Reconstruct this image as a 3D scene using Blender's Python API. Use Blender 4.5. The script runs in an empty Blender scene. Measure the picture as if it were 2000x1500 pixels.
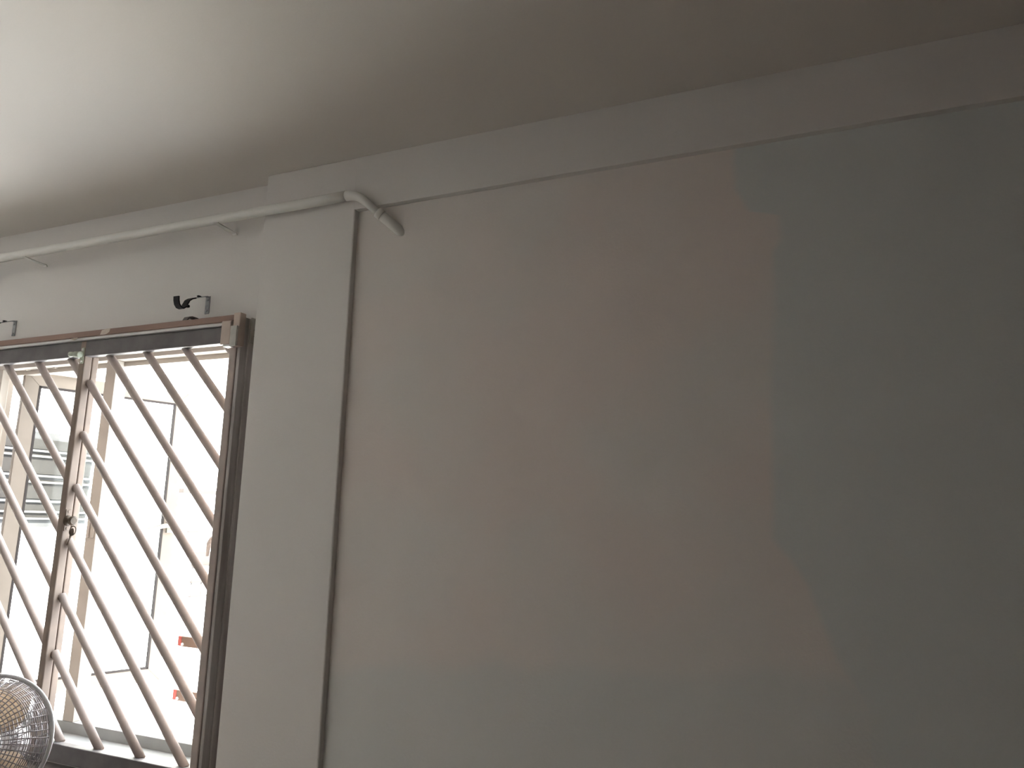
import bpy, bmesh, math, random
from mathutils import Vector, Matrix
random.seed(7)
C = bpy.context.scene.collection
SC = bpy.context.scene

# ------------------------------------------------------------------ camera
EYE = Vector((0.0, -1.7, 1.55))
FPX = 1466.54                                   # focal length in pixels of the 2000 px wide frame
ROT = Matrix(((0.9170794, 0.04989991, 0.39556967),
              (0.39793678, -0.17609987, -0.90035279),
              (0.02473224, 0.98310673, -0.18135457)))
cam_data = bpy.data.cameras.new('camera')
cam_data.sensor_width = 36.0
cam_data.lens = FPX / 2000 * 36.0
cam_data.clip_start = 0.02
cam = bpy.data.objects.new('camera', cam_data)
cam.matrix_world = Matrix.Translation(EYE) @ ROT.to_4x4()
C.objects.link(cam)
SC.camera = cam

# ------------------------------------------------------------------ sky, sun, exposure
world = bpy.data.worlds.new('world')
SC.world = world
world.use_nodes = True
bg = world.node_tree.nodes['Background']
bg.inputs['Color'].default_value = (0.90, 0.95, 1.0, 1)     # hazy white sky
bg.inputs['Strength'].default_value = 6.0
sun_d = bpy.data.lights.new('sun', 'SUN')
sun_d.energy = 26.0
sun_d.angle = math.radians(1.0)
sun_d.color = (1.0, 0.95, 0.87)
sun = bpy.data.objects.new('sun', sun_d)
sun.rotation_euler = Vector((-0.75, 0.08, -0.62)).to_track_quat('-Z', 'Y').to_euler()   # shines on the wing, not into the room
C.objects.link(sun)
SC.view_settings.view_transform = 'Standard'
SC.view_settings.look = 'None'
SC.view_settings.gamma = 1.0
SC.view_settings.use_curve_mapping = False
SC.view_settings.exposure = 1.1
SC.cycles.max_bounces = 14
SC.cycles.diffuse_bounces = 9
SC.cycles.transparent_max_bounces = 12
SC.cycles.caustics_reflective = False
SC.cycles.caustics_refractive = False

# ------------------------------------------------------------------ pixel -> point in the place
def ray(px, py):
    return ROT @ Vector((px - 1000, -(py - 750), -FPX))
def on_y(px, py, y):
    r = ray(px, py); return EYE + r * ((y - EYE.y) / r.y)
def on_x(px, py, x):
    r = ray(px, py); return EYE + r * ((x - EYE.x) / r.x)

# ------------------------------------------------------------------ materials
def mat(name, color, rough=0.6, metal=0.0, spec=0.5):
    m = bpy.data.materials.new(name); m.use_nodes = True
    b = m.node_tree.nodes['Principled BSDF']
    b.inputs['Base Color'].default_value = (*color, 1)
    b.inputs['Roughness'].default_value = rough
    b.inputs['Metallic'].default_value = metal
    b.inputs['Specular IOR Level'].default_value = spec
    return m
def nodes(m):
    return m.node_tree.nodes, m.node_tree.links, m.node_tree.nodes['Principled BSDF']
def noisy(name, c0, c1, scale=8.0, rough=0.6, metal=0.0, detail=4.0, stretch=(1, 1, 1), bump=0.0, bscale=60.0, lo=0.35, hi=0.65, spec=0.5):
    """two tones mottled by noise in object space, with a fine bump"""
    m = mat(name, c0, rough, metal, spec); N, L, b = nodes(m)
    tc = N.new('ShaderNodeTexCoord'); mp = N.new('ShaderNodeMapping')
    mp.inputs['Scale'].default_value = stretch
    L.new(tc.outputs['Object'], mp.inputs['Vector'])
    nz = N.new('ShaderNodeTexNoise'); nz.inputs['Scale'].default_value = scale; nz.inputs['Detail'].default_value = detail
    L.new(mp.outputs['Vector'], nz.inputs['Vector'])
    rp = N.new('ShaderNodeValToRGB')
    rp.color_ramp.elements[0].position = lo; rp.color_ramp.elements[0].color = (*c0, 1)
    rp.color_ramp.elements[1].position = hi; rp.color_ramp.elements[1].color = (*c1, 1)
    L.new(nz.outputs['Fac'], rp.inputs['Fac'])
    L.new(rp.outputs['Color'], b.inputs['Base Color'])
    if bump:
        n2 = N.new('ShaderNodeTexNoise'); n2.inputs['Scale'].default_value = bscale; n2.inputs['Detail'].default_value = 3
        L.new(mp.outputs['Vector'], n2.inputs['Vector'])
        bp = N.new('ShaderNodeBump'); bp.inputs['Strength'].default_value = bump; bp.inputs['Distance'].default_value = 0.004
        L.new(n2.outputs['Fac'], bp.inputs['Height']); L.new(bp.outputs['Normal'], b.inputs['Normal'])
    return m

M = {}
M['paint'] = noisy('wall paint', (0.655, 0.645, 0.625), (0.665, 0.64, 0.62), 1.6, 0.85, bump=0.10, bscale=140, spec=0.2)
M['ceiling'] = noisy('ceiling paint', (0.64, 0.615, 0.575), (0.65, 0.62, 0.58), 1.2, 0.9, bump=0.08, bscale=160, spec=0.15)
M['dimming_panels'] = noisy('dark brown wall panelling', (0.07, 0.05, 0.04), (0.10, 0.07, 0.05), 8, 0.5, stretch=(1, 1, 0.1))  # dark finish added on unseen walls to dim the right of the room
M['pipe'] = noisy('painted pipe', (0.72, 0.72, 0.69), (0.68, 0.68, 0.65), 9, 0.5)
M['floor'] = noisy('floor tile', (0.34, 0.30, 0.26), (0.29, 0.26, 0.22), 6, 0.45)
M['grille'] = noisy('grille bar paint with glare', (0.46, 0.395, 0.36), (0.40, 0.35, 0.325), 22, 0.6, spec=0.12)  # same paint as the rails, lightened to stand for window glare
M['stile'] = noisy('tan grille stile paint', (0.27, 0.215, 0.18), (0.235, 0.19, 0.162), 22, 0.6, spec=0.12)
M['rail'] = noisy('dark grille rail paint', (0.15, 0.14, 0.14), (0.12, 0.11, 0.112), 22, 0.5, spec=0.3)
M['brown'] = noisy('brown timber paint', (0.20, 0.125, 0.095), (0.26, 0.165, 0.13), 10, 0.55, stretch=(0.3, 1, 1), bump=0.25, bscale=90)
M['weathered'] = noisy('weathered timber', (0.52, 0.50, 0.49), (0.33, 0.30, 0.28), 26, 0.7, stretch=(1, 1, 0.10), bump=0.5, bscale=60)
M['tan'] = noisy('tan painted plastic', (0.52, 0.43, 0.37), (0.46, 0.38, 0.33), 30, 0.5)
M['label'] = noisy('grey scuffed plate', (0.42, 0.42, 0.39), (0.50, 0.49, 0.45), 40, 0.6)
M['plaster'] = noisy('bare plaster chip', (0.62, 0.55, 0.48), (0.55, 0.47, 0.40), 60, 0.8)
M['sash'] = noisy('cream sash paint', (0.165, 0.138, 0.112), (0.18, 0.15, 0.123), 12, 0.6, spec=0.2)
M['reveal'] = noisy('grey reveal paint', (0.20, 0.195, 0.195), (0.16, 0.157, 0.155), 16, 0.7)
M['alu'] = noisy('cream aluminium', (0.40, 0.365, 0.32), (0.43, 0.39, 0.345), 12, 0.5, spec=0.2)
M['handle'] = noisy('dull metal handle', (0.17, 0.16, 0.13), (0.13, 0.12, 0.10), 30, 0.5)
M['gasket'] = mat('dark gasket', (0.035, 0.03, 0.028), 0.7, spec=0.1)
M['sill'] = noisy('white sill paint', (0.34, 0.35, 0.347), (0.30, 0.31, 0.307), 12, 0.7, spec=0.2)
M['black'] = noisy('black iron', (0.010, 0.0105, 0.013), (0.018, 0.018, 0.02), 50, 0.6, spec=0.2)
M['greybr'] = noisy('paint-splashed iron', (0.40, 0.41, 0.41), (0.30, 0.31, 0.32), 60, 0.6)
M['latch'] = noisy('pale green plastic', (0.48, 0.52, 0.42), (0.40, 0.44, 0.35), 40, 0.35)
M['brass'] = noisy('dull brass', (0.12, 0.09, 0.065), (0.085, 0.062, 0.045), 60, 0.5, spec=0.3)
M['pole'] = noisy('sun-faded brown plastic', (0.19, 0.12, 0.085), (0.22, 0.14, 0.10), 20, 0.6)
M['red'] = mat('red plastic cap', (0.5, 0.10, 0.08), 0.5)
M['white'] = mat('white plastic', (0.8, 0.8, 0.8), 0.4)
M['fanwire'] = mat('chromed wire', (0.42, 0.40, 0.42), 0.3, 0.6)
M['fanbody'] = mat('grey fan plastic', (0.62, 0.62, 0.64), 0.35)
M['blade'] = noisy('beige translucent fan blade', (0.62, 0.53, 0.44), (0.58, 0.50, 0.42), 8, 0.4)
_N, _L, _b = nodes(M['blade']); _t = _N.new('ShaderNodeBsdfTranslucent'); _t.inputs['Color'].default_value = (0.75, 0.64, 0.52, 1)
_m = _N.new('ShaderNodeMixShader'); _m.inputs[0].default_value = 0.5
_L.new(_b.outputs[0], _m.inputs[1]); _L.new(_t.outputs[0], _m.inputs[2]); _L.new(_m.outputs[0], _N['Material Output'].inputs['Surface'])
M['facade'] = noisy('white facade paint', (0.82, 0.81, 0.79), (0.78, 0.77, 0.75), 0.7, 0.85)
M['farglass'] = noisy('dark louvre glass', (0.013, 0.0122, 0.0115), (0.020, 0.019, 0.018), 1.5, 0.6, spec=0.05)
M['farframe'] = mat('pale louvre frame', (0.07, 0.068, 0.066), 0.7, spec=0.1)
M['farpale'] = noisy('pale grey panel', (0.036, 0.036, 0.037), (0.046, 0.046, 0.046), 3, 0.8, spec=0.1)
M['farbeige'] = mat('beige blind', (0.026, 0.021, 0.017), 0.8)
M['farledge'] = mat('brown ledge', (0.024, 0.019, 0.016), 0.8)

def glass_mat():
    m = bpy.data.materials.new('clear window glass'); m.use_nodes = True
    N = m.node_tree.nodes; L = m.node_tree.links; N.clear()
    out = N.new('ShaderNodeOutputMaterial'); mix = N.new('ShaderNodeMixShader')
    tr = N.new('ShaderNodeBsdfTransparent'); tr.inputs['Color'].default_value = (0.93, 0.95, 0.94, 1)
    gl = N.new('ShaderNodeBsdfGlossy'); gl.inputs['Roughness'].default_value = 0.05
    fr = N.new('ShaderNodeFresnel'); fr.inputs['IOR'].default_value = 1.35
    L.new(fr.outputs[0], mix.inputs[0]); L.new(tr.outputs[0], mix.inputs[1]); L.new(gl.outputs[0], mix.inputs[2])
    L.new(mix.outputs[0], out.inputs['Surface'])
    return m
M['glass'] = glass_mat()

def blotched_wall():
    """the plain wall: a chroma blotch, warmer up to a wandering edge and greyer beyond it"""
    m = mat('wall with chroma blotch', (0.6, 0.58, 0.55), 0.85, spec=0.2); N, L, b = nodes(m)
    geo = N.new('ShaderNodeNewGeometry'); sep = N.new('ShaderNodeSeparateXYZ')
    L.new(geo.outputs['Position'], sep.inputs[0])
    wob = N.new('ShaderNodeTexNoise'); wob.inputs['Scale'].default_value = 6.0
    L.new(geo.outputs['Position'], wob.inputs['Vector'])
    # edge x as a function of height
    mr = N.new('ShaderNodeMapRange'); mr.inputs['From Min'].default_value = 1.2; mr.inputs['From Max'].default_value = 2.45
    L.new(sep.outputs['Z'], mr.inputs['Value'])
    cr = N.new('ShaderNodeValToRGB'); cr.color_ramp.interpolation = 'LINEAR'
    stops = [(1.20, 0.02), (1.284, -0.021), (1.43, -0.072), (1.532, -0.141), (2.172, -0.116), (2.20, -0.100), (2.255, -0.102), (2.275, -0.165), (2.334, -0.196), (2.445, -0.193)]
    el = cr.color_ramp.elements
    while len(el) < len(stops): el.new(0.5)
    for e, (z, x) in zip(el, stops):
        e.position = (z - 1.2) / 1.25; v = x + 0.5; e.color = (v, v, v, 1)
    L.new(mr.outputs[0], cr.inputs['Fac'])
    def math_(op, a, bb=None):
        n = N.new('ShaderNodeMath'); n.operation = op
        for i, s in enumerate((a, bb)):
            if s is None: continue
            if isinstance(s, (int, float)): n.inputs[i].default_value = s
            else: L.new(s, n.inputs[i])
        return n.outputs[0]
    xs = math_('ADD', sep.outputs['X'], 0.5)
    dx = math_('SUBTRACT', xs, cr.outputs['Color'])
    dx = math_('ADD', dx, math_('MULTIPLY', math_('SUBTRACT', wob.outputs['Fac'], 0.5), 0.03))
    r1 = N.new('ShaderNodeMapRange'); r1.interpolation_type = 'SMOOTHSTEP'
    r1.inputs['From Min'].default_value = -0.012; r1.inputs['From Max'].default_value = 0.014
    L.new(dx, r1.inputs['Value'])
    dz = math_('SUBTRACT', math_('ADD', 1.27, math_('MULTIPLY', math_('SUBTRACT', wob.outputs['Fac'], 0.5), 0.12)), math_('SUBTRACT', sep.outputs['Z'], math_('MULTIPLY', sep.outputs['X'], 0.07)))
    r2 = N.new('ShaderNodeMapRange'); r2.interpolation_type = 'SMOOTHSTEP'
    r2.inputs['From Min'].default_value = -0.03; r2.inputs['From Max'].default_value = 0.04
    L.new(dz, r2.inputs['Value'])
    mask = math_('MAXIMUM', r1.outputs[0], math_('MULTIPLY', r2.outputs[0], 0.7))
    nz = N.new('ShaderNodeTexNoise'); nz.inputs['Scale'].default_value = 2.2; nz.inputs['Detail'].default_value = 2
    L.new(geo.outputs['Position'], nz.inputs['Vector'])
    rp = N.new('ShaderNodeValToRGB')
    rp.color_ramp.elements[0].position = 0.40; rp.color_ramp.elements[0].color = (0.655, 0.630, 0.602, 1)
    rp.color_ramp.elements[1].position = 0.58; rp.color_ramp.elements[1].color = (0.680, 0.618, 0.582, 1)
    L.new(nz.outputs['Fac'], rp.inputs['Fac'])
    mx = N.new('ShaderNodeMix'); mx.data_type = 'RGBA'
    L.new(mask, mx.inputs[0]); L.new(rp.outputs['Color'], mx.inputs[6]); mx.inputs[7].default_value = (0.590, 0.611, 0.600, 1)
    L.new(mx.outputs[2], b.inputs['Base Color'])
    n2 = N.new('ShaderNodeTexNoise'); n2.inputs['Scale'].default_value = 140
    L.new(geo.outputs['Position'], n2.inputs['Vector'])
    bp = N.new('ShaderNodeBump'); bp.inputs['Strength'].default_value = 0.10; bp.inputs['Distance'].default_value = 0.004
    L.new(n2.outputs['Fac'], bp.inputs['Height']); L.new(bp.outputs['Normal'], b.inputs['Normal'])
    return m
M['blotched'] = blotched_wall()

# ------------------------------------------------------------------ mesh helpers
WLOC = {}
def link(name, bm, m, parent=None, smooth=False):
    """bmesh in world coordinates -> one object whose origin is its bounding-box centre"""
    vs = [v.co for v in bm.verts]
    lo = Vector((min(v.x for v in vs), min(v.y for v in vs), min(v.z for v in vs)))
    hi = Vector((max(v.x for v in vs), max(v.y for v in vs), max(v.z for v in vs)))
    c = (lo + hi) / 2
    bmesh.ops.translate(bm, verts=bm.verts, vec=-c)
    bmesh.ops.recalc_face_normals(bm, faces=bm.faces)
    me = bpy.data.meshes.new(name); bm.to_mesh(me); bm.free()
    if smooth:
        for p in me.polygons: p.use_smooth = len(p.vertices) <= 4      # end caps stay flat
    me.materials.append(M[m])
    o = bpy.data.objects.new(name, me); C.objects.link(o)
    WLOC[o] = c
    if parent is not None:
        o.parent = parent; o.location = c - WLOC[parent]
    else:
        o.location = c
    return o
def empty(name, loc):
    o = bpy.data.objects.new(name, None); C.objects.link(o); o.location = loc; WLOC[o] = Vector(loc)
    o.empty_display_size = 0.05
    return o
def tag(o, label=None, cat=None, group=None, kind=None):
    if label: o['label'] = label
    if cat: o['category'] = cat
    if group: o['group'] = group
    if kind: o['kind'] = kind
    return o
def add_box(bm, x0, x1, y0, y1, z0, z1, bevel=0.0):
    r = bmesh.ops.create_cube(bm, size=1.0)['verts']
    for v in r:
        v.co = Vector(((x0 + x1) / 2 + v.co.x * (x1 - x0), (y0 + y1) / 2 + v.co.y * (y1 - y0), (z0 + z1) / 2 + v.co.z * (z1 - z0)))
    if bevel:
        es = list({e for v in r for e in v.link_edges})
        bmesh.ops.bevel(bm, geom=es, offset=bevel, segments=2, affect='EDGES', profile=0.5)
def box(name, x0, x1, y0, y1, z0, z1, m, parent=None, bevel=0.0):
    bm = bmesh.new(); add_box(bm, x0, x1, y0, y1, z0, z1, bevel)
    return link(name, bm, m, parent)
def add_tube(bm, pts, r, seg=12, caps=True, closed=False):
    pts = [Vector(p) for p in pts]; n = len(pts)
    rs = r if isinstance(r, (list, tuple)) else [r] * n
    rings = []; prev = None
    for i, p in enumerate(pts):
        if closed: t = (pts[(i + 1) % n] - pts[i - 1]).normalized()
        elif i == 0: t = (pts[1] - p).normalized()
        elif i == n - 1: t = (p - pts[i - 1]).normalized()
        else: t = ((pts[i + 1] - p).normalized() + (p - pts[i - 1]).normalized()).normalized()
        if prev is None:
            a = Vector((0, 0, 1)) if abs(t.z) < 0.9 else Vector((1, 0, 0))
            u = t.cross(a).normalized()
        else:
            u = (prev - t * prev.dot(t)).normalized()
        prev = u; w = t.cross(u)
        rings.append([bm.verts.new(p + (u * math.cos(2 * math.pi * k / seg) + w * math.sin(2 * math.pi * k / seg)) * rs[i]) for k in range(seg)])
    for i in range(n if closed else n - 1):
        A, B = rings[i], rings[(i + 1) % n]
        for k in range(seg):
            bm.faces.new((A[k], A[(k + 1) % seg], B[(k + 1) % seg], B[k]))
    if caps and not closed:
        bm.faces.new(rings[0][::-1]); bm.faces.new(rings[-1])
def tube(name, pts, r, m, parent=None, seg=14, closed=False):
    if len(pts) == 2 and not isinstance(r, (list, tuple)):          # rings along a straight run
        p, q = Vector(pts[0]), Vector(pts[1]); n = max(2, int((q - p).length / 0.08))
        pts = [p.lerp(q, i / n) for i in range(n + 1)]
    bm = bmesh.new(); add_tube(bm, pts, r, seg, True, closed)
    return link(name, bm, m, parent, True)
def add_strip(bm, path, w, th):
    """a bent flat strap: path of (y, z) points, width along x, centred on x0"""
    x0 = path[0][0]; pts = [Vector((p[1], p[2])) for p in path]; n = len(pts)
    L, R_ = [], []
    for i, p in enumerate(pts):
        t = (pts[min(i + 1, n - 1)] - pts[max(i - 1, 0)]).normalized(); nn = Vector((-t.y, t.x)) * th / 2
        q = []
        for s in (-1, 1):
            for x in (x0 - w / 2, x0 + w / 2):
                c = p + nn * s; q.append(bm.verts.new((x, c.x, c.y)))
        L.append(q)
    for i in range(n - 1):
        a, b = L[i], L[i + 1]
        bm.faces.new((a[0], a[1], b[1], b[0])); bm.faces.new((a[2], b[2], b[3], a[3]))
        bm.faces.new((a[0], b[0], b[2], a[2])); bm.faces.new((a[1], a[3], b[3], b[1]))
    bm.faces.new((L[0][0], L[0][2], L[0][3], L[0][1])); bm.faces.new((L[-1][0], L[-1][1], L[-1][3], L[-1][2]))
def add_disc(bm, c, axis, r, h, seg=20):
    a = Vector(axis).normalized(); c = Vector(c)
    add_tube(bm, [c - a * h / 2, c + a * h / 2], r, seg)
def struct(o, label=None):
    return tag(o, label, None, None, 'structure')

# ------------------------------------------------------------------ the room
XL, XR, YB = -4.6, 1.35, -2.75          # left, right, back inner faces
H = 2.60
Y_WIN = 0.055                         # face of the window wall (pillar face is y = 0)
Y_OUT = 0.20
OX0, OX1, OZ0, OZ1 = -4.18, -1.690, 0.835, 2.125    # the window opening
PX0, PX1 = -1.600, -1.261             # pillar
Y_PLAIN = 0.020
struct(box('floor', XL, XR, YB, Y_OUT, -0.1, 0.0, 'floor'))
struct(box('ceiling', XL - .15, XR + .15, YB - .15, Y_OUT, H, H + 0.12, 'ceiling'))
bm = bmesh.new()                       # our own facade goes on above, below and beside the room
add_box(bm, -8.9, 7.0, Y_OUT - .12, Y_OUT, H + .12, 12.0)
add_box(bm, -8.9, 7.0, Y_OUT - .12, Y_OUT, -14.0, -0.1)
add_box(bm, -8.9, XL - .15, Y_OUT - .12, Y_OUT, -0.1, H + .12)
add_box(bm, XR + .15, 7.0, Y_OUT - .12, Y_OUT, -0.1, H + .12)
struct(link('wall_outside', bm, 'facade'), 'outer facade of the building around the room')
struct(box('wall_left', XL - .15, XL, YB, Y_OUT, 0, H, 'paint'))
struct(box('wall_right', XR, XR + .15, YB, Y_OUT, 0, H, 'dimming_panels'))
struct(box('wall_back', XL - .15, -1.3, YB - .15, YB, 0, H, 'paint'))
struct(box('wall_back', -1.3, XR + .15, YB - .15, YB + .05, 0, H, 'dimming_panels'))  # dark half added out of view to soak up light
struct(box('wall_front', PX1 - 0.02, XR, Y_PLAIN, Y_OUT, 0, H, 'blotched'), 'plain painted wall to the right of the pillar')
bm = bmesh.new()
add_box(bm, XL, OX0, Y_WIN, Y_OUT, 0, H)
add_box(bm, OX1, PX1 - 0.05, Y_WIN, Y_OUT, 0, H)
add_box(bm, OX0, OX1, Y_WIN, Y_OUT, 0, OZ0)
add_box(bm, OX0, OX1, Y_WIN, Y_OUT, OZ1, H)
struct(link('wall_window', bm, 'paint'), 'painted wall around the barred window')
pil = struct(box('pillar', PX0, PX1, 0, 0.10, 0, H, 'paint', bevel=0.004), 'shallow painted pillar between window and plain wall')
struct(box('ceiling_beam', PX1 - 0.01, XR, 0.0003, 0.10, 2.437, H, 'paint', bevel=0.0015), 'shallow painted beam under the ceiling above the plain wall')

# ------------------------------------------------------------------ timber surround of the window
tr = empty('trim_1', (-2.9, 0.05, 0.78)); struct(tr, 'brown timber surround of the barred window')
box('head_board', -4.22, -1.664, -0.018, Y_WIN, 2.132, 2.151, 'brown', tr, 0.002)
bm = bmesh.new()                                  # painted-over right side, a rebated board
add_box(bm, -1.664, -1.652, 0.004, Y_WIN, 0.775, 2.150, 0.002)
add_box(bm, -1.652, -1.646, 0.030, Y_WIN, 0.775, 2.148, 0.002)
link('side_board', bm, 'weathered', tr)
box('side_board', -4.21, -4.19, 0.004, Y_WIN, 0.775, 2.132, 'weathered', tr, 0.002)
box('foot_board', -4.22, -1.648, 0.006, Y_WIN, 0.755, 0.775, 'weathered', tr, 0.002)
# head board end block with its fixing plate
box('end_block', -1.664, -1.638, -0.022, 0.003, 2.052, 2.155, 'tan', tr, 0.002)
bm = bmesh.new(); add_box(bm, -1.646, -1.640, 0.030, Y_WIN - 0.001, 2.07, 2.152, 0.002)
fp = link('fixing_plate', bm, 'label', tr)
for zz in (2.095, 2.115):
    bm = bmesh.new(); add_disc(bm, (-1.6395, 0.045, zz), (1, 0, 0), 0.0022, 0.0012, 10); link('screw_hole', bm, 'gasket', fp)
# bare patch and flaked splinter on the head board
bm = bmesh.new()
p0 = on_y(206, 649, -0.0185)
outl = [(-.024, -.010), (-.018, .005), (.004, .0085), (.022, .009), (.018, -.003), (.006, -.0095), (-.006, -.011)]
a = [bm.verts.new((p0.x + x, -0.0182, 2.1425 + z)) for x, z in outl]; b_ = [bm.verts.new((p0.x + x, -0.0190, 2.1425 + z)) for x, z in outl]
bm.faces.new(a); bm.faces.new(b_[::-1])
for i in range(len(outl)): bm.faces.new((a[i], a[(i + 1) % len(outl)], b_[(i + 1) % len(outl)], b_[i]))
tag(link('paint_chip', bm, 'plaster', tr), 'pale patch of missing paint')
bm = bmesh.new()
q0 = on_y(146, 664, -0.016)
add_tube(bm, [(q0.x - .020, -.014, 2.128), (q0.x, -.020, 2.1265), (q0.x + .014, -.017, 2.130)], [.002, .0045, .0015], 6)
tag(link('splinter', bm, 'plaster', tr), 'flaked pale splinter')
box('white_strip', -4.2, -1.704, -0.010, 0.052, 2.1235, 2.1315, 'white', tr)  # white strip between the head board and the top rail

# ------------------------------------------------------------------ aluminium casement window
win = empty('window_1', (-2.94, 0.15, OZ0)); struct(win, 'cream aluminium casement window behind the bars')
FY0, FY1 = 0.125, 0.175
box('frame_head', OX0, OX1, FY0, FY1, 2.083, OZ1, 'alu', win, 0.002)
box('frame_head_lip', OX0, OX1, FY1 - 0.012, FY1 + 0.018, 2.066, 2.083, 'alu', win, 0.001)
box('frame_sill', OX0, OX1, FY0, FY1, OZ0, 0.875, 'sill', win, 0.002)
box('frame_jamb', OX0, OX0 + .035, FY0, FY1, 0.875, 2.083, 'alu', win, 0.002)
box('frame_jamb', OX1 - .035, OX1, FY0, FY1, 0.875, 2.083, 'alu', win, 0.002)
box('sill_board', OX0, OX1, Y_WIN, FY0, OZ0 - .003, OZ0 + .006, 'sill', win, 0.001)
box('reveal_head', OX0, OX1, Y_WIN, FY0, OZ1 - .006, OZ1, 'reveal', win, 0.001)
MULL = (-2.358, -2.980, -3.600)
for mx_ in MULL:
    bm = bmesh.new(); add_box(bm, mx_ - .025, mx_ + .025, FY0, FY1 - .02, 0.875, 2.083, 0.002)
    add_box(bm, mx_ - .016, mx_ + .016, FY1 - .02, FY1 + .005, 0.875, 2.083, 0.001)
    mo = link('mullion', bm, 'alu', win)
    if mx_ == MULL[0]:
        for k, dx in enumerate((-.012, 0.010)):
            z = 1.50
            box('striker_plate', mx_ + dx - .007, mx_ + dx + .007, FY0 - .004, FY0, z - .038, z + .038, 'alu', mo, 0.002)

def sash(hx, hy, ang, width, z0, z1, handle=True):
    """an open casement: hinge stile at (hx, hy), swung out by ang degrees from the wall"""
    d = Vector((math.cos(math.radians(ang)), math.sin(math.radians(ang)), 0)); n = Vector((-d.y, d.x, 0))
    T = 0.030
    def put(bm, u0, u1, v0, v1, w0, w1):
        r = bmesh.ops.create_cube(bm, size=1.0)['verts']
        for v in r:
            u = u0 + (v.co.x + .5) * (u1 - u0); vv = v0 + (v.co.y + .5) * (v1 - v0); w = w0 + (v.co.z + .5) * (w1 - w0)
            v.co = Vector((hx, hy, 0)) + d * u + n * vv + Vector((0, 0, w))
    def mitred(u0, u1, w0, w1, iu0, iu1, iw0, iw1, which):
        bm = bmesh.new()
        o = [(u0, w0), (u1, w0), (u1, w1), (u0, w1)]; i = [(iu0, iw0), (iu1, iw0), (iu1, iw1), (iu0, iw1)]
        k = which; quad = [o[k], o[(k + 1) % 4], i[(k + 1) % 4], i[k]]
        vs = [[bm.verts.new(Vector((hx, hy, 0)) + d * u + n * v + Vector((0, 0, w))) for u, w in quad] for v in (0, T)]
        bm.faces.new(vs[0]); bm.faces.new(vs[1][::-1])
        for j in range(4): bm.faces.new((vs[0][j], vs[0][(j + 1) % 4], vs[1][(j + 1) % 4], vs[1][j]))
        es = [e for e in bm.edges]; bmesh.ops.bevel(bm, geom=es, offset=0.0012, segments=1, affect='EDGES')
        return bm
    fw = 0.052
    names = ('bottom_rail', 'opening_stile', 'top_rail', 'hinge_stile')
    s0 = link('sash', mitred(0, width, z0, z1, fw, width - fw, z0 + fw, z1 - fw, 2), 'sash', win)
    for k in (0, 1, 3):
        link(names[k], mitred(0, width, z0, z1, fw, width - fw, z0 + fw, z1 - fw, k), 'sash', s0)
    bm = bmesh.new(); g = 0.006
    g = .008; put(bm, fw, width - fw, -.001, .012, z0 + fw, z0 + fw + g); put(bm, fw, width - fw, -.001, .012, z1 - fw - g, z1 - fw)
    put(bm, fw, fw + g, -.001, .012, z0 + fw, z1 - fw); put(bm, width - fw - g, width - fw, -.001, .012, z0 + fw, z1 - fw)
    link('gasket', bm, 'gasket', s0)
    bm = bmesh.new(); put(bm, fw, width - fw, .012, .017, z0 + fw, z1 - fw); link('pane', bm, 'glass', s0)
    if handle:
        bm = bmesh.new(); zc = 1.50; u = width - .028
        put(bm, u - .012, u + .012, -.012, 0, zc - .030, zc + .030)
        P = lambda uu, vv, ww: Vector((hx, hy, 0)) + d * uu + n * vv + Vector((0, 0, ww))
        add_tube(bm, [P(u, -.004, zc), P(u, -.028, zc), P(u - .03, -.034, zc + .000), P(u - .13, -.036, zc - .022)], [.009, .009, .010, .006], 8)
        link('handle', bm, 'handle', s0)
    return s0, d, n
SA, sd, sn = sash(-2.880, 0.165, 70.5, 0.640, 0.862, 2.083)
# friction stay arms over the open sash
for (a_, b2) in (((-2.86, .150), (-2.80, .36)), ((-2.70, .150), (-2.745, .52))):
    bm = bmesh.new(); add_tube(bm, [(a_[0], a_[1], 2.088), (b2[0], b2[1], 2.088)], .009, 6); link('stay_arm', bm, 'alu', win)
bm = bmesh.new(); add_tube(bm, [(-2.93, .152, 2.090), (-2.66, .30, 2.090)], .004, 6); link('stay_arm', bm, 'alu', win)
# the right-hand casement, folded back past the jamb, shows only its lever
sash(-1.722, 0.180, 93.0, 0.600, 0.862, 2.083, handle=False)
hp = [on_y(430, 1050, .14), on_y(414, 1053, .14), on_y(408, 1062, .14), on_y(405, 1086, .14)]
bm = bmesh.new(); add_tube(bm, [(OX1 - .02, .14, hp[0].z)] + hp, [.010, .010, .009, .008, .005], 8)
link('lever_handle', bm, 'grille', win, True)

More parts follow.
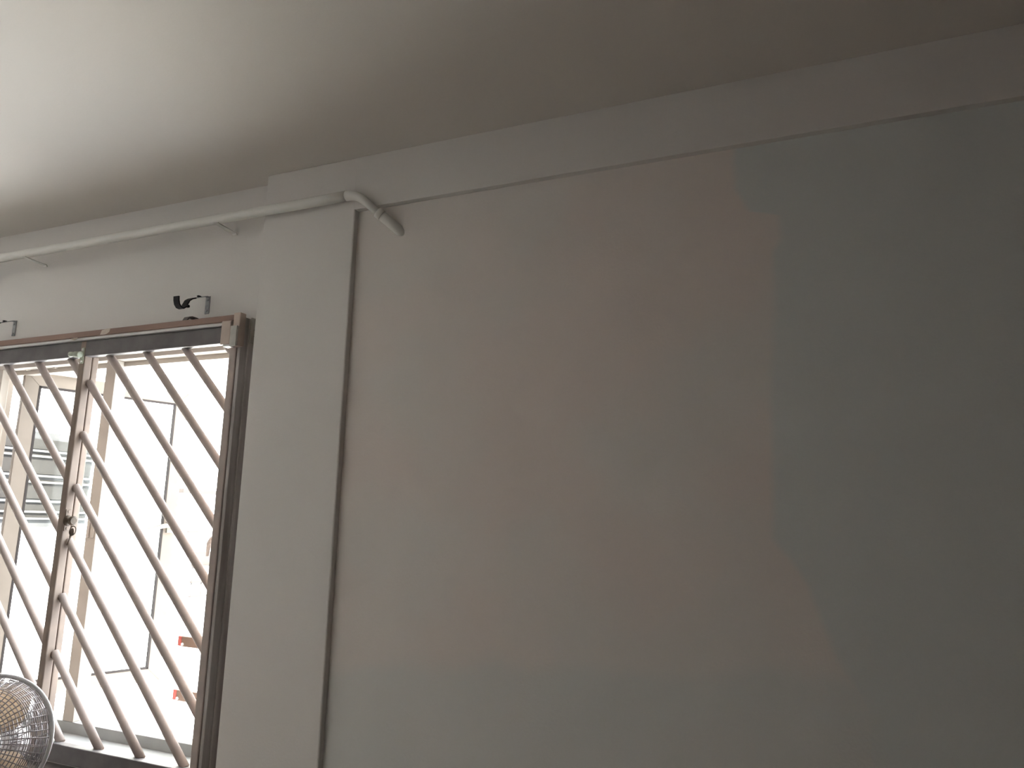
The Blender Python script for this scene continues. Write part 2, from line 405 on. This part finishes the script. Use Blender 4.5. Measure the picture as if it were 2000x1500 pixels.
# ------------------------------------------------------------------ window grille
def make_grille(x0, xm, x1, label):
    g = empty('window_grille', ((x0 + x1) / 2, 0.03, 0.80))
    ZB0, ZB1, ZT0, ZT1 = 0.800, 0.852, 2.069, 2.1225
    SW = 0.027; YB0, YB1, YC0, YC1 = 0.0, 0.028, 0.0305, 0.053
    for (a0, a1) in ((x0, xm), (xm, x1)):
        for z0, z1, nm in ((ZT0, ZT1, 'top_rail'), (ZB0, ZB1, 'bottom_rail')):
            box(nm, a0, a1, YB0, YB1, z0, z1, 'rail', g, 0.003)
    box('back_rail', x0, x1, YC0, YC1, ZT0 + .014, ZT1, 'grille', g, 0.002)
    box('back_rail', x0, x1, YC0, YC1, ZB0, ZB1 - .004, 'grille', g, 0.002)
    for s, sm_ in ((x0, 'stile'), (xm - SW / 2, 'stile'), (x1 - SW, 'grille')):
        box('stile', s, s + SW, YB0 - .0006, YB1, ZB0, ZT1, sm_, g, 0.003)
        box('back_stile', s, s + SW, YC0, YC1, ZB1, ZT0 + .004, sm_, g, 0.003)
    yb, r = 0.029, 0.0125
    for (a0, a1, phase) in ((xm + SW / 2, x1 - SW, 1.983), (x0 + SW, xm - SW / 2, 2.0325 + 0.573)):
        c = phase + 0.1752 * 12
        k = 0
        while c > 0.2:
            # z = c - (x - a0) * 1.022
            sl = 1.022
            xa, xb = a0 - .002, a1 + .002
            za, zb = c, c - (xb - xa) * sl
            if za > ZT0 + .004: xa += (za - ZT0 - .004) / sl; za = ZT0 + .004
            if zb < ZB1 - .004: xb -= (ZB1 - .004 - zb) / sl; zb = ZB1 - .004
            if xb - xa > .02:
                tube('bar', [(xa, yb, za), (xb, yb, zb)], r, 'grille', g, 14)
            c -= 0.1752
    tag(g, label, 'window grille', None)
    return g
GR = make_grille(-2.985, -2.3435, -1.664, 'brown-grey metal window grille with slanting round bars over the casement window')

# white barrel latch high on the middle stile
lt = empty('latch_bolt', (-2.345, 0.0, 2.05))
bm = bmesh.new(); add_box(bm, -2.3475, -2.3335, -0.004, -0.0006, 2.043, 2.098, 0.0015); pl = link('plate', bm, 'latch', lt)
for z in (2.050, 2.091):
    bm = bmesh.new(); add_disc(bm, (-2.3405, -0.0045, z), (0, 1, 0), 0.004, 0.003, 12); link('screw', bm, 'white', pl)
tube('barrel', [(-2.336, -0.014, 2.072), (-2.362, -0.014, 2.074)], .0105, 'latch', lt)
tube('bolt', [(-2.362, -0.014, 2.074), (-2.372, -0.014, 2.075), (-2.386, -0.014, 2.0755)], [.007, .0085, .0095], 'latch', lt)
tag(lt, 'pale green barrel latch at the top of the middle grille stile', 'latch')

# knob lock half way down, on the side of the middle stile
kn = empty('knob_lock', (-2.33, 0.014, 1.50))
KX, KY, KZ = -2.3300, 0.014, 1.520
kp = box('plate', KX, KX + .0025, KY - .011, KY + .011, KZ - .033, KZ + .036, 'stile', kn, 0.001)
for z in (-.025, .029):
    bm = bmesh.new(); add_disc(bm, (KX + .003, KY, KZ + z), (1, 0, 0), .0045, .002, 14); link('screw', bm, 'stile', kp)
bm = bmesh.new()
add_tube(bm, [(KX + .002, KY, KZ), (KX + .005, KY, KZ), (KX + .008, KY, KZ), (KX + .024, KY - .001, KZ)], [.018, .016, .009, .0075], 20); link('neck', bm, 'brass', kn, True)
bm = bmesh.new()
add_tube(bm, [(KX + .022, KY - .001, KZ), (KX + .024, KY - .001, KZ), (KX + .029, KY - .002, KZ), (KX + .032, KY - .002, KZ)], [.008, .0155, .0155, .011], 22); link('knob', bm, 'brass', kn)
tag(kn, 'small round brass knob on the middle grille stile', 'knob')
kc = Vector((KX + .030, KY, KZ - .033))
ke = empty('key', kc - Vector((0, 0, .05)))
bm = bmesh.new(); add_disc(bm, kc - Vector((0.002, 0, .003)), (0.3, 1, 0), .0125, .002, 20); link('bow', bm, 'brass', ke)
bm = bmesh.new(); add_tube(bm, [kc + Vector((.0145 * math.cos(t), .002 * math.sin(t), .0145 * math.sin(t) + .001)) for t in [2 * math.pi * i / 24 for i in range(24)]], .0018, 6, closed=True); link('ring', bm, 'brass', ke)
bm = bmesh.new(); add_tube(bm, [kc - Vector((.004, 0, .014)), kc - Vector((.018, 0, .045))], .0022, 6); link('shaft', bm, 'brass', ke)
tag(ke, 'round-headed key hanging just below the brass knob', 'key')

# tan blind-bracket box under the end of the head board
bb = empty('blind_bracket', (-1.668, -0.01, 2.05))
box('housing', -1.702, -1.6645, -0.030, -0.001, 2.056, 2.130, 'tan', bb, 0.003)
box('end_plate', -1.6645, -1.640, -0.030, -0.0225, 2.050, 2.112, 'label', bb, 0.001)
box('lip', -1.694, -1.666, -0.026, -0.004, 2.050, 2.0565, 'white', bb, 0.002)
tag(bb, 'tan plastic blind bracket under the right end of the brown head board', 'bracket')

# ------------------------------------------------------------------ curtain-rod brackets
def curtain_bracket(x, dz, label, arm_mat, end_mat):
    g = empty('curtain_bracket', (x, Y_WIN, 2.19 + dz))
    bm = bmesh.new(); add_box(bm, x - .009, x + .009, Y_WIN - .003, Y_WIN, 2.187 + dz, 2.246 + dz, 0.001); bp = link('base_plate', bm, 'greybr', g)
    for z in (2.197, 2.232):
        bm = bmesh.new(); add_disc(bm, (x, Y_WIN - .0045, z + dz), (0, 1, 0), .0035, .003, 10); link('screw', bm, 'greybr', bp)
    bm = bmesh.new(); add_strip(bm, [(x, Y_WIN - .002, 2.243 + dz), (x, .045, 2.243 + dz), (x, .02, 2.233 + dz), (x, -.006, 2.222 + dz)], .011, .003); link('arm', bm, arm_mat, g)
    path = [(x, -.004, 2.2225 + dz), (x, -.018, 2.216 + dz), (x, -.028, 2.208 + dz), (x, -.034, 2.196 + dz), (x, -.039, 2.184 + dz), (x, -.048, 2.177 + dz), (x, -.058, 2.178 + dz), (x, -.066, 2.186 + dz), (x, -.070, 2.198 + dz), (x, -.071, 2.210 + dz)]
    bm = bmesh.new(); add_strip(bm, path, .022, .004); link('hook', bm, end_mat, g)
    bm = bmesh.new(); add_disc(bm, (x + .0135, -.036, 2.186 + dz), (1, 0, 0), .0045, .007, 12); link('set_screw', bm, end_mat, g)
    bm = bmesh.new(); add_box(bm, x - .004, x + .004, .010, .022, 2.232 + dz, 2.237 + dz, .001); link('arm_screw', bm, end_mat, g)
    tag(g, label, 'curtain bracket', 'curtain rod brackets above the window')
curtain_bracket(-1.855, 0.002, 'black-hooked curtain rod bracket on the wall above the right end of the window', 'greybr', 'black')
curtain_bracket(-2.812, 0.002, 'painted curtain rod bracket above the window at the left edge', 'greybr', 'black')
# lower brown hook that shows over the head board
hk = on_y(362, 621, -0.010)
bm = bmesh.new()
add_strip(bm, [(hk.x, .054, 2.163), (hk.x, .03, 2.168), (hk.x, .008, 2.168), (hk.x, -.004, 2.163), (hk.x, -.010, 2.152)], .020, .004)
o = link('curtain_hook', bm, 'rail'); tag(o, 'small dark brown hook peeking over the brown head board', 'hook')

# ------------------------------------------------------------------ conduit pipe under the ceiling
pp = empty('pipe', (-2.2, -0.03, 2.44))
YP = -0.024; ZP = 2.470; RP = 0.0155
e0 = on_y(694, 382, YP)
run = [(XL + .001, YP, ZP), (e0.x - .03, YP, ZP)]
tube('run', run, RP, 'pipe', pp, 18)
e1 = on_y(740, 416, -0.012); e2 = on_y(777, 448, 0.021)
bend = []
A0, B0, C0 = Vector((e0.x - .030, YP, ZP)), Vector((e0.x + .004, YP, ZP)), e1
for i in range(9):
    t = i / 8; bend.append(A0 * (1 - t) ** 2 + B0 * 2 * t * (1 - t) + (B0 + (C0 - B0) * .30) * t * t)
tube('elbow', bend + [C0], [RP * (1.0 - .024 * i) for i in range(9)] + [RP * .76], 'pipe', pp, 18)
dv = (e2 - e1).normalized()
tube('collar', [e1 - dv * .006, e1 - dv * .004, e1 + dv * .010, e1 + dv * .012], [RP * .75, RP * 1.08, RP * 1.08, RP * .85], 'pipe', pp, 18)
tube('socket', [e1 + dv * .012, e1 + dv * .018, e1 + (e2 - e1) * .55, e2 + dv * .045], [RP * .85, RP * .98, RP * .98, RP * .95], 'pipe', pp, 18)
for (px, py) in ((425, 437), (50, 505)):
    cx_ = on_y(px, py, YP).x
    bm = bmesh.new()
    add_strip(bm, [(cx_, YP - .008, ZP - RP + .001), (cx_, YP + .002, ZP - RP - .001), (cx_, Y_WIN - .006, ZP - RP - .004), (cx_, Y_WIN - .002, ZP - RP - .010)], .018, .003)
    link('clip', bm, 'pipe', pp)
tag(pp, 'white painted conduit pipe running under the ceiling above window and pillar', 'pipe')

# ------------------------------------------------------------------ laundry-pole holders outside
for k, (pa, pb, pc, lab) in enumerate((((354, 1241), (392, 1247), (356, 1262), 'upper brown pole holder with red end outside the window, right side'),
                                  ((344, 1345), (387, 1352), (346, 1367), 'lower brown pole holder with red end outside the window, right side'))):
    y = 0.30
    A, B, D_ = on_y(*pa, y), on_y(*pb, y), on_y(*pc, y)
    g = empty('pole_holder', (-1.64, Y_OUT, D_.z))
    bm = bmesh.new(); add_box(bm, A.x + .014, -1.600, y - .012, y + .012, D_.z, A.z, 0.003); link('arm', bm, 'pole', g)
    box('end_cap', A.x, A.x + .016, y - .014, y + .014, D_.z + .002, A.z + .001, 'red', g, 0.003)
    bm = bmesh.new(); add_disc(bm, (A.x + .022, y - .013, D_.z + .009), (0, 1, 0), .005, .004, 12); link('screw', bm, 'white', g)
    box('stand_off', -1.640, -1.600, Y_OUT, y - .012, D_.z, A.z, 'pole', g, 0.002)
    tag(g, lab, 'pole holder', 'pole holders outside the window')

# ------------------------------------------------------------------ wing of the building across the court
WX = -9.0
wg = empty('apartment_wing', (WX - 2, 15, -14))
bm = bmesh.new(); add_box(bm, WX - 6, WX, 0.6, 34, -14, 22); link('wall', bm, 'facade', wg)
def far(px, py): return on_x(px, py, WX)
def slab(name, y0, y1, z0, z1, d0, d1, m, parent=wg): return box(name, WX + d0, WX + d1, y0, y1, z0, z1, m, parent)
# louvred window bank behind the open sash
ya, yb_ = 3.25, 5.14
lw = slab('window_bank', ya, yb_, 1.35, 2.50, 0.0, 0.03, 'farpale')
zs = [(2.29, 2.41), (1.99, 2.24), (1.69, 1.92), (1.545, 1.63), (1.47, 1.52)]
for (z0, z1) in zs: slab('pane', ya + .03, 4.18, z0, z1, 0.03, 0.045, 'farglass', lw); slab('pane', 4.26, yb_ - .03, z0, z1, 0.03, 0.045, 'farglass', lw)
for z in (2.265, 2.20, 1.965, 1.89, 1.66, 1.535, 1.455): slab('transom', ya, yb_, z - .012, z + .012, 0.03, 0.08, 'farframe', lw)
slab('frame', 4.18, 4.26, 1.35, 2.50, 0.03, 0.07, 'farpale', lw)
# barred window further along
w2 = slab('window_bank', 6.93, 7.9, 0.34, 1.00, 0.0, 0.03, 'facade')
slab('blind', 6.97, 7.85, 0.80, 1.00, 0.03, 0.05, 'farbeige', w2)
for z in (0.79, 0.56, 0.35): slab('transom', 6.97, 7.85, z - .010, z + .010, 0.03, 0.07, 'farledge', w2)
for i in range(5): slab('bar', 7.0 + i * .19, 7.012 + i * .19, 0.35, 0.79, 0.03, 0.05, 'farframe', w2)
slab('ledge', 6.60, 8.2, 1.86, 1.92, 0.0, 0.12, 'farledge')
slab('drip_ledge', 6.85, 7.05, 1.285, 1.305, 0.0, 0.05, 'farledge')
tag(wg, 'sunlit white apartment wing with grey louvred windows seen through the bars', 'building')

# ------------------------------------------------------------------ pedestal fan in the corner of the picture
FC = EYE + ray(-36, 1456).normalized() * 2.6
back = (EYE - FC).normalized()
left = Vector((0, 0, 1)).cross(back).normalized() * -1
ax = (back * math.cos(math.radians(28)) + left * math.sin(math.radians(28)) + Vector((0, 0, 0.10))).normalized()
U = ax.cross(Vector((0, 0, 1))).normalized(); V = U.cross(ax).normalized()
fan = empty('pedestal_fan', (FC.x, FC.y, 0.0))
RF = 0.172; FS = RF / 0.212
def fp_(r, t, h):
    r *= FS; h *= FS
    return FC + U * (r * math.cos(t)) + V * (r * math.sin(t)) + ax * h
def guard(name, prof, nrad, sgn):
    """a wire basket: rings along the profile and radial wires over it"""
    bm = bmesh.new()
    for (r, h) in prof:
        add_tube(bm, [fp_(r, 2 * math.pi * i / 72, sgn * h) for i in range(72)], .0013, 4, closed=True)
    for k in range(nrad):
        t = 2 * math.pi * k / nrad
        add_tube(bm, [fp_(r, t, sgn * h) for r, h in prof], .0015, 4)
    return tag(link(name, bm, 'fanwire', fan, True), kind='stuff')
near = [(0.035 + .0105 * i, .088 - .00035 * i * i * .6) for i in range(13)]
side = [(0.168 + .010 * math.sin(i * .12) * 1.0 + i * .0028, .060 - .0052 * i) for i in range(12)]
guard('front_guard', near + side, 54, 1)
guard('rear_guard', [(0.05 + .022 * i, .080 - .0012 * i * i) for i in range(6)] + [(0.182 + i * .0092, .036 - .012 * i) for i in range(3)], 30, -1)
bm = bmesh.new(); add_tube(bm, [fp_(0.212, 2 * math.pi * i / 96, 0) for i in range(96)], .0058, 8, closed=True); link('rim', bm, 'fanbody', fan, True)
bm = bmesh.new(); add_disc(bm, FC + ax * .088, ax, .040, .008, 32); link('badge', bm, 'fanbody', fan)
bm = bmesh.new(); add_tube(bm, [FC + ax * h for h in (-.035, -.03, .03, .045)], [.03, .036, .036, .02], 24); hub = link('hub', bm, 'fanbody', fan, True)
for k in range(3):
    bm = bmesh.new(); t0 = k * math.pi * 2 / 3 + 0.9 + math.pi / 3; rows = []
    for i in range(9):
        r = .032 + (.188 - .032) * i / 8; w = .35 + .42 * math.sin(math.pi * (i / 8) ** .8) * .9
        rows.append([bm.verts.new(fp_(r, t0 + s * w, s * .026)) for s in (-1, -.5, 0, .5, 1)])
    for i in range(8):
        for j in range(4): bm.faces.new((rows[i][j], rows[i][j + 1], rows[i + 1][j + 1], rows[i + 1][j]))
    bl = link('blade', bm, 'blade', fan, True)
    sm = bl.modifiers.new('thick', 'SOLIDIFY'); sm.thickness = .003
bm = bmesh.new(); add_tube(bm, [FC - ax * h for h in (.075, .085, .14, .175, .185)], [.045, .055, .056, .04, .015], 24); link('motor', bm, 'fanbody', fan, True)
pb = FC - ax * .13
tube('pole', [(pb.x, pb.y, .03), (pb.x, pb.y, pb.z - .045)], [.016, .016], 'fanbody', fan, 16)
bm = bmesh.new(); add_tube(bm, [(pb.x, pb.y, h) for h in (0.0, .004, .02, .032, .05)], [.18, .19, .185, .05, .02], 40); link('base', bm, 'fanbody', fan)
tag(fan, 'grey wire-caged pedestal fan standing in front of the window', 'fan')
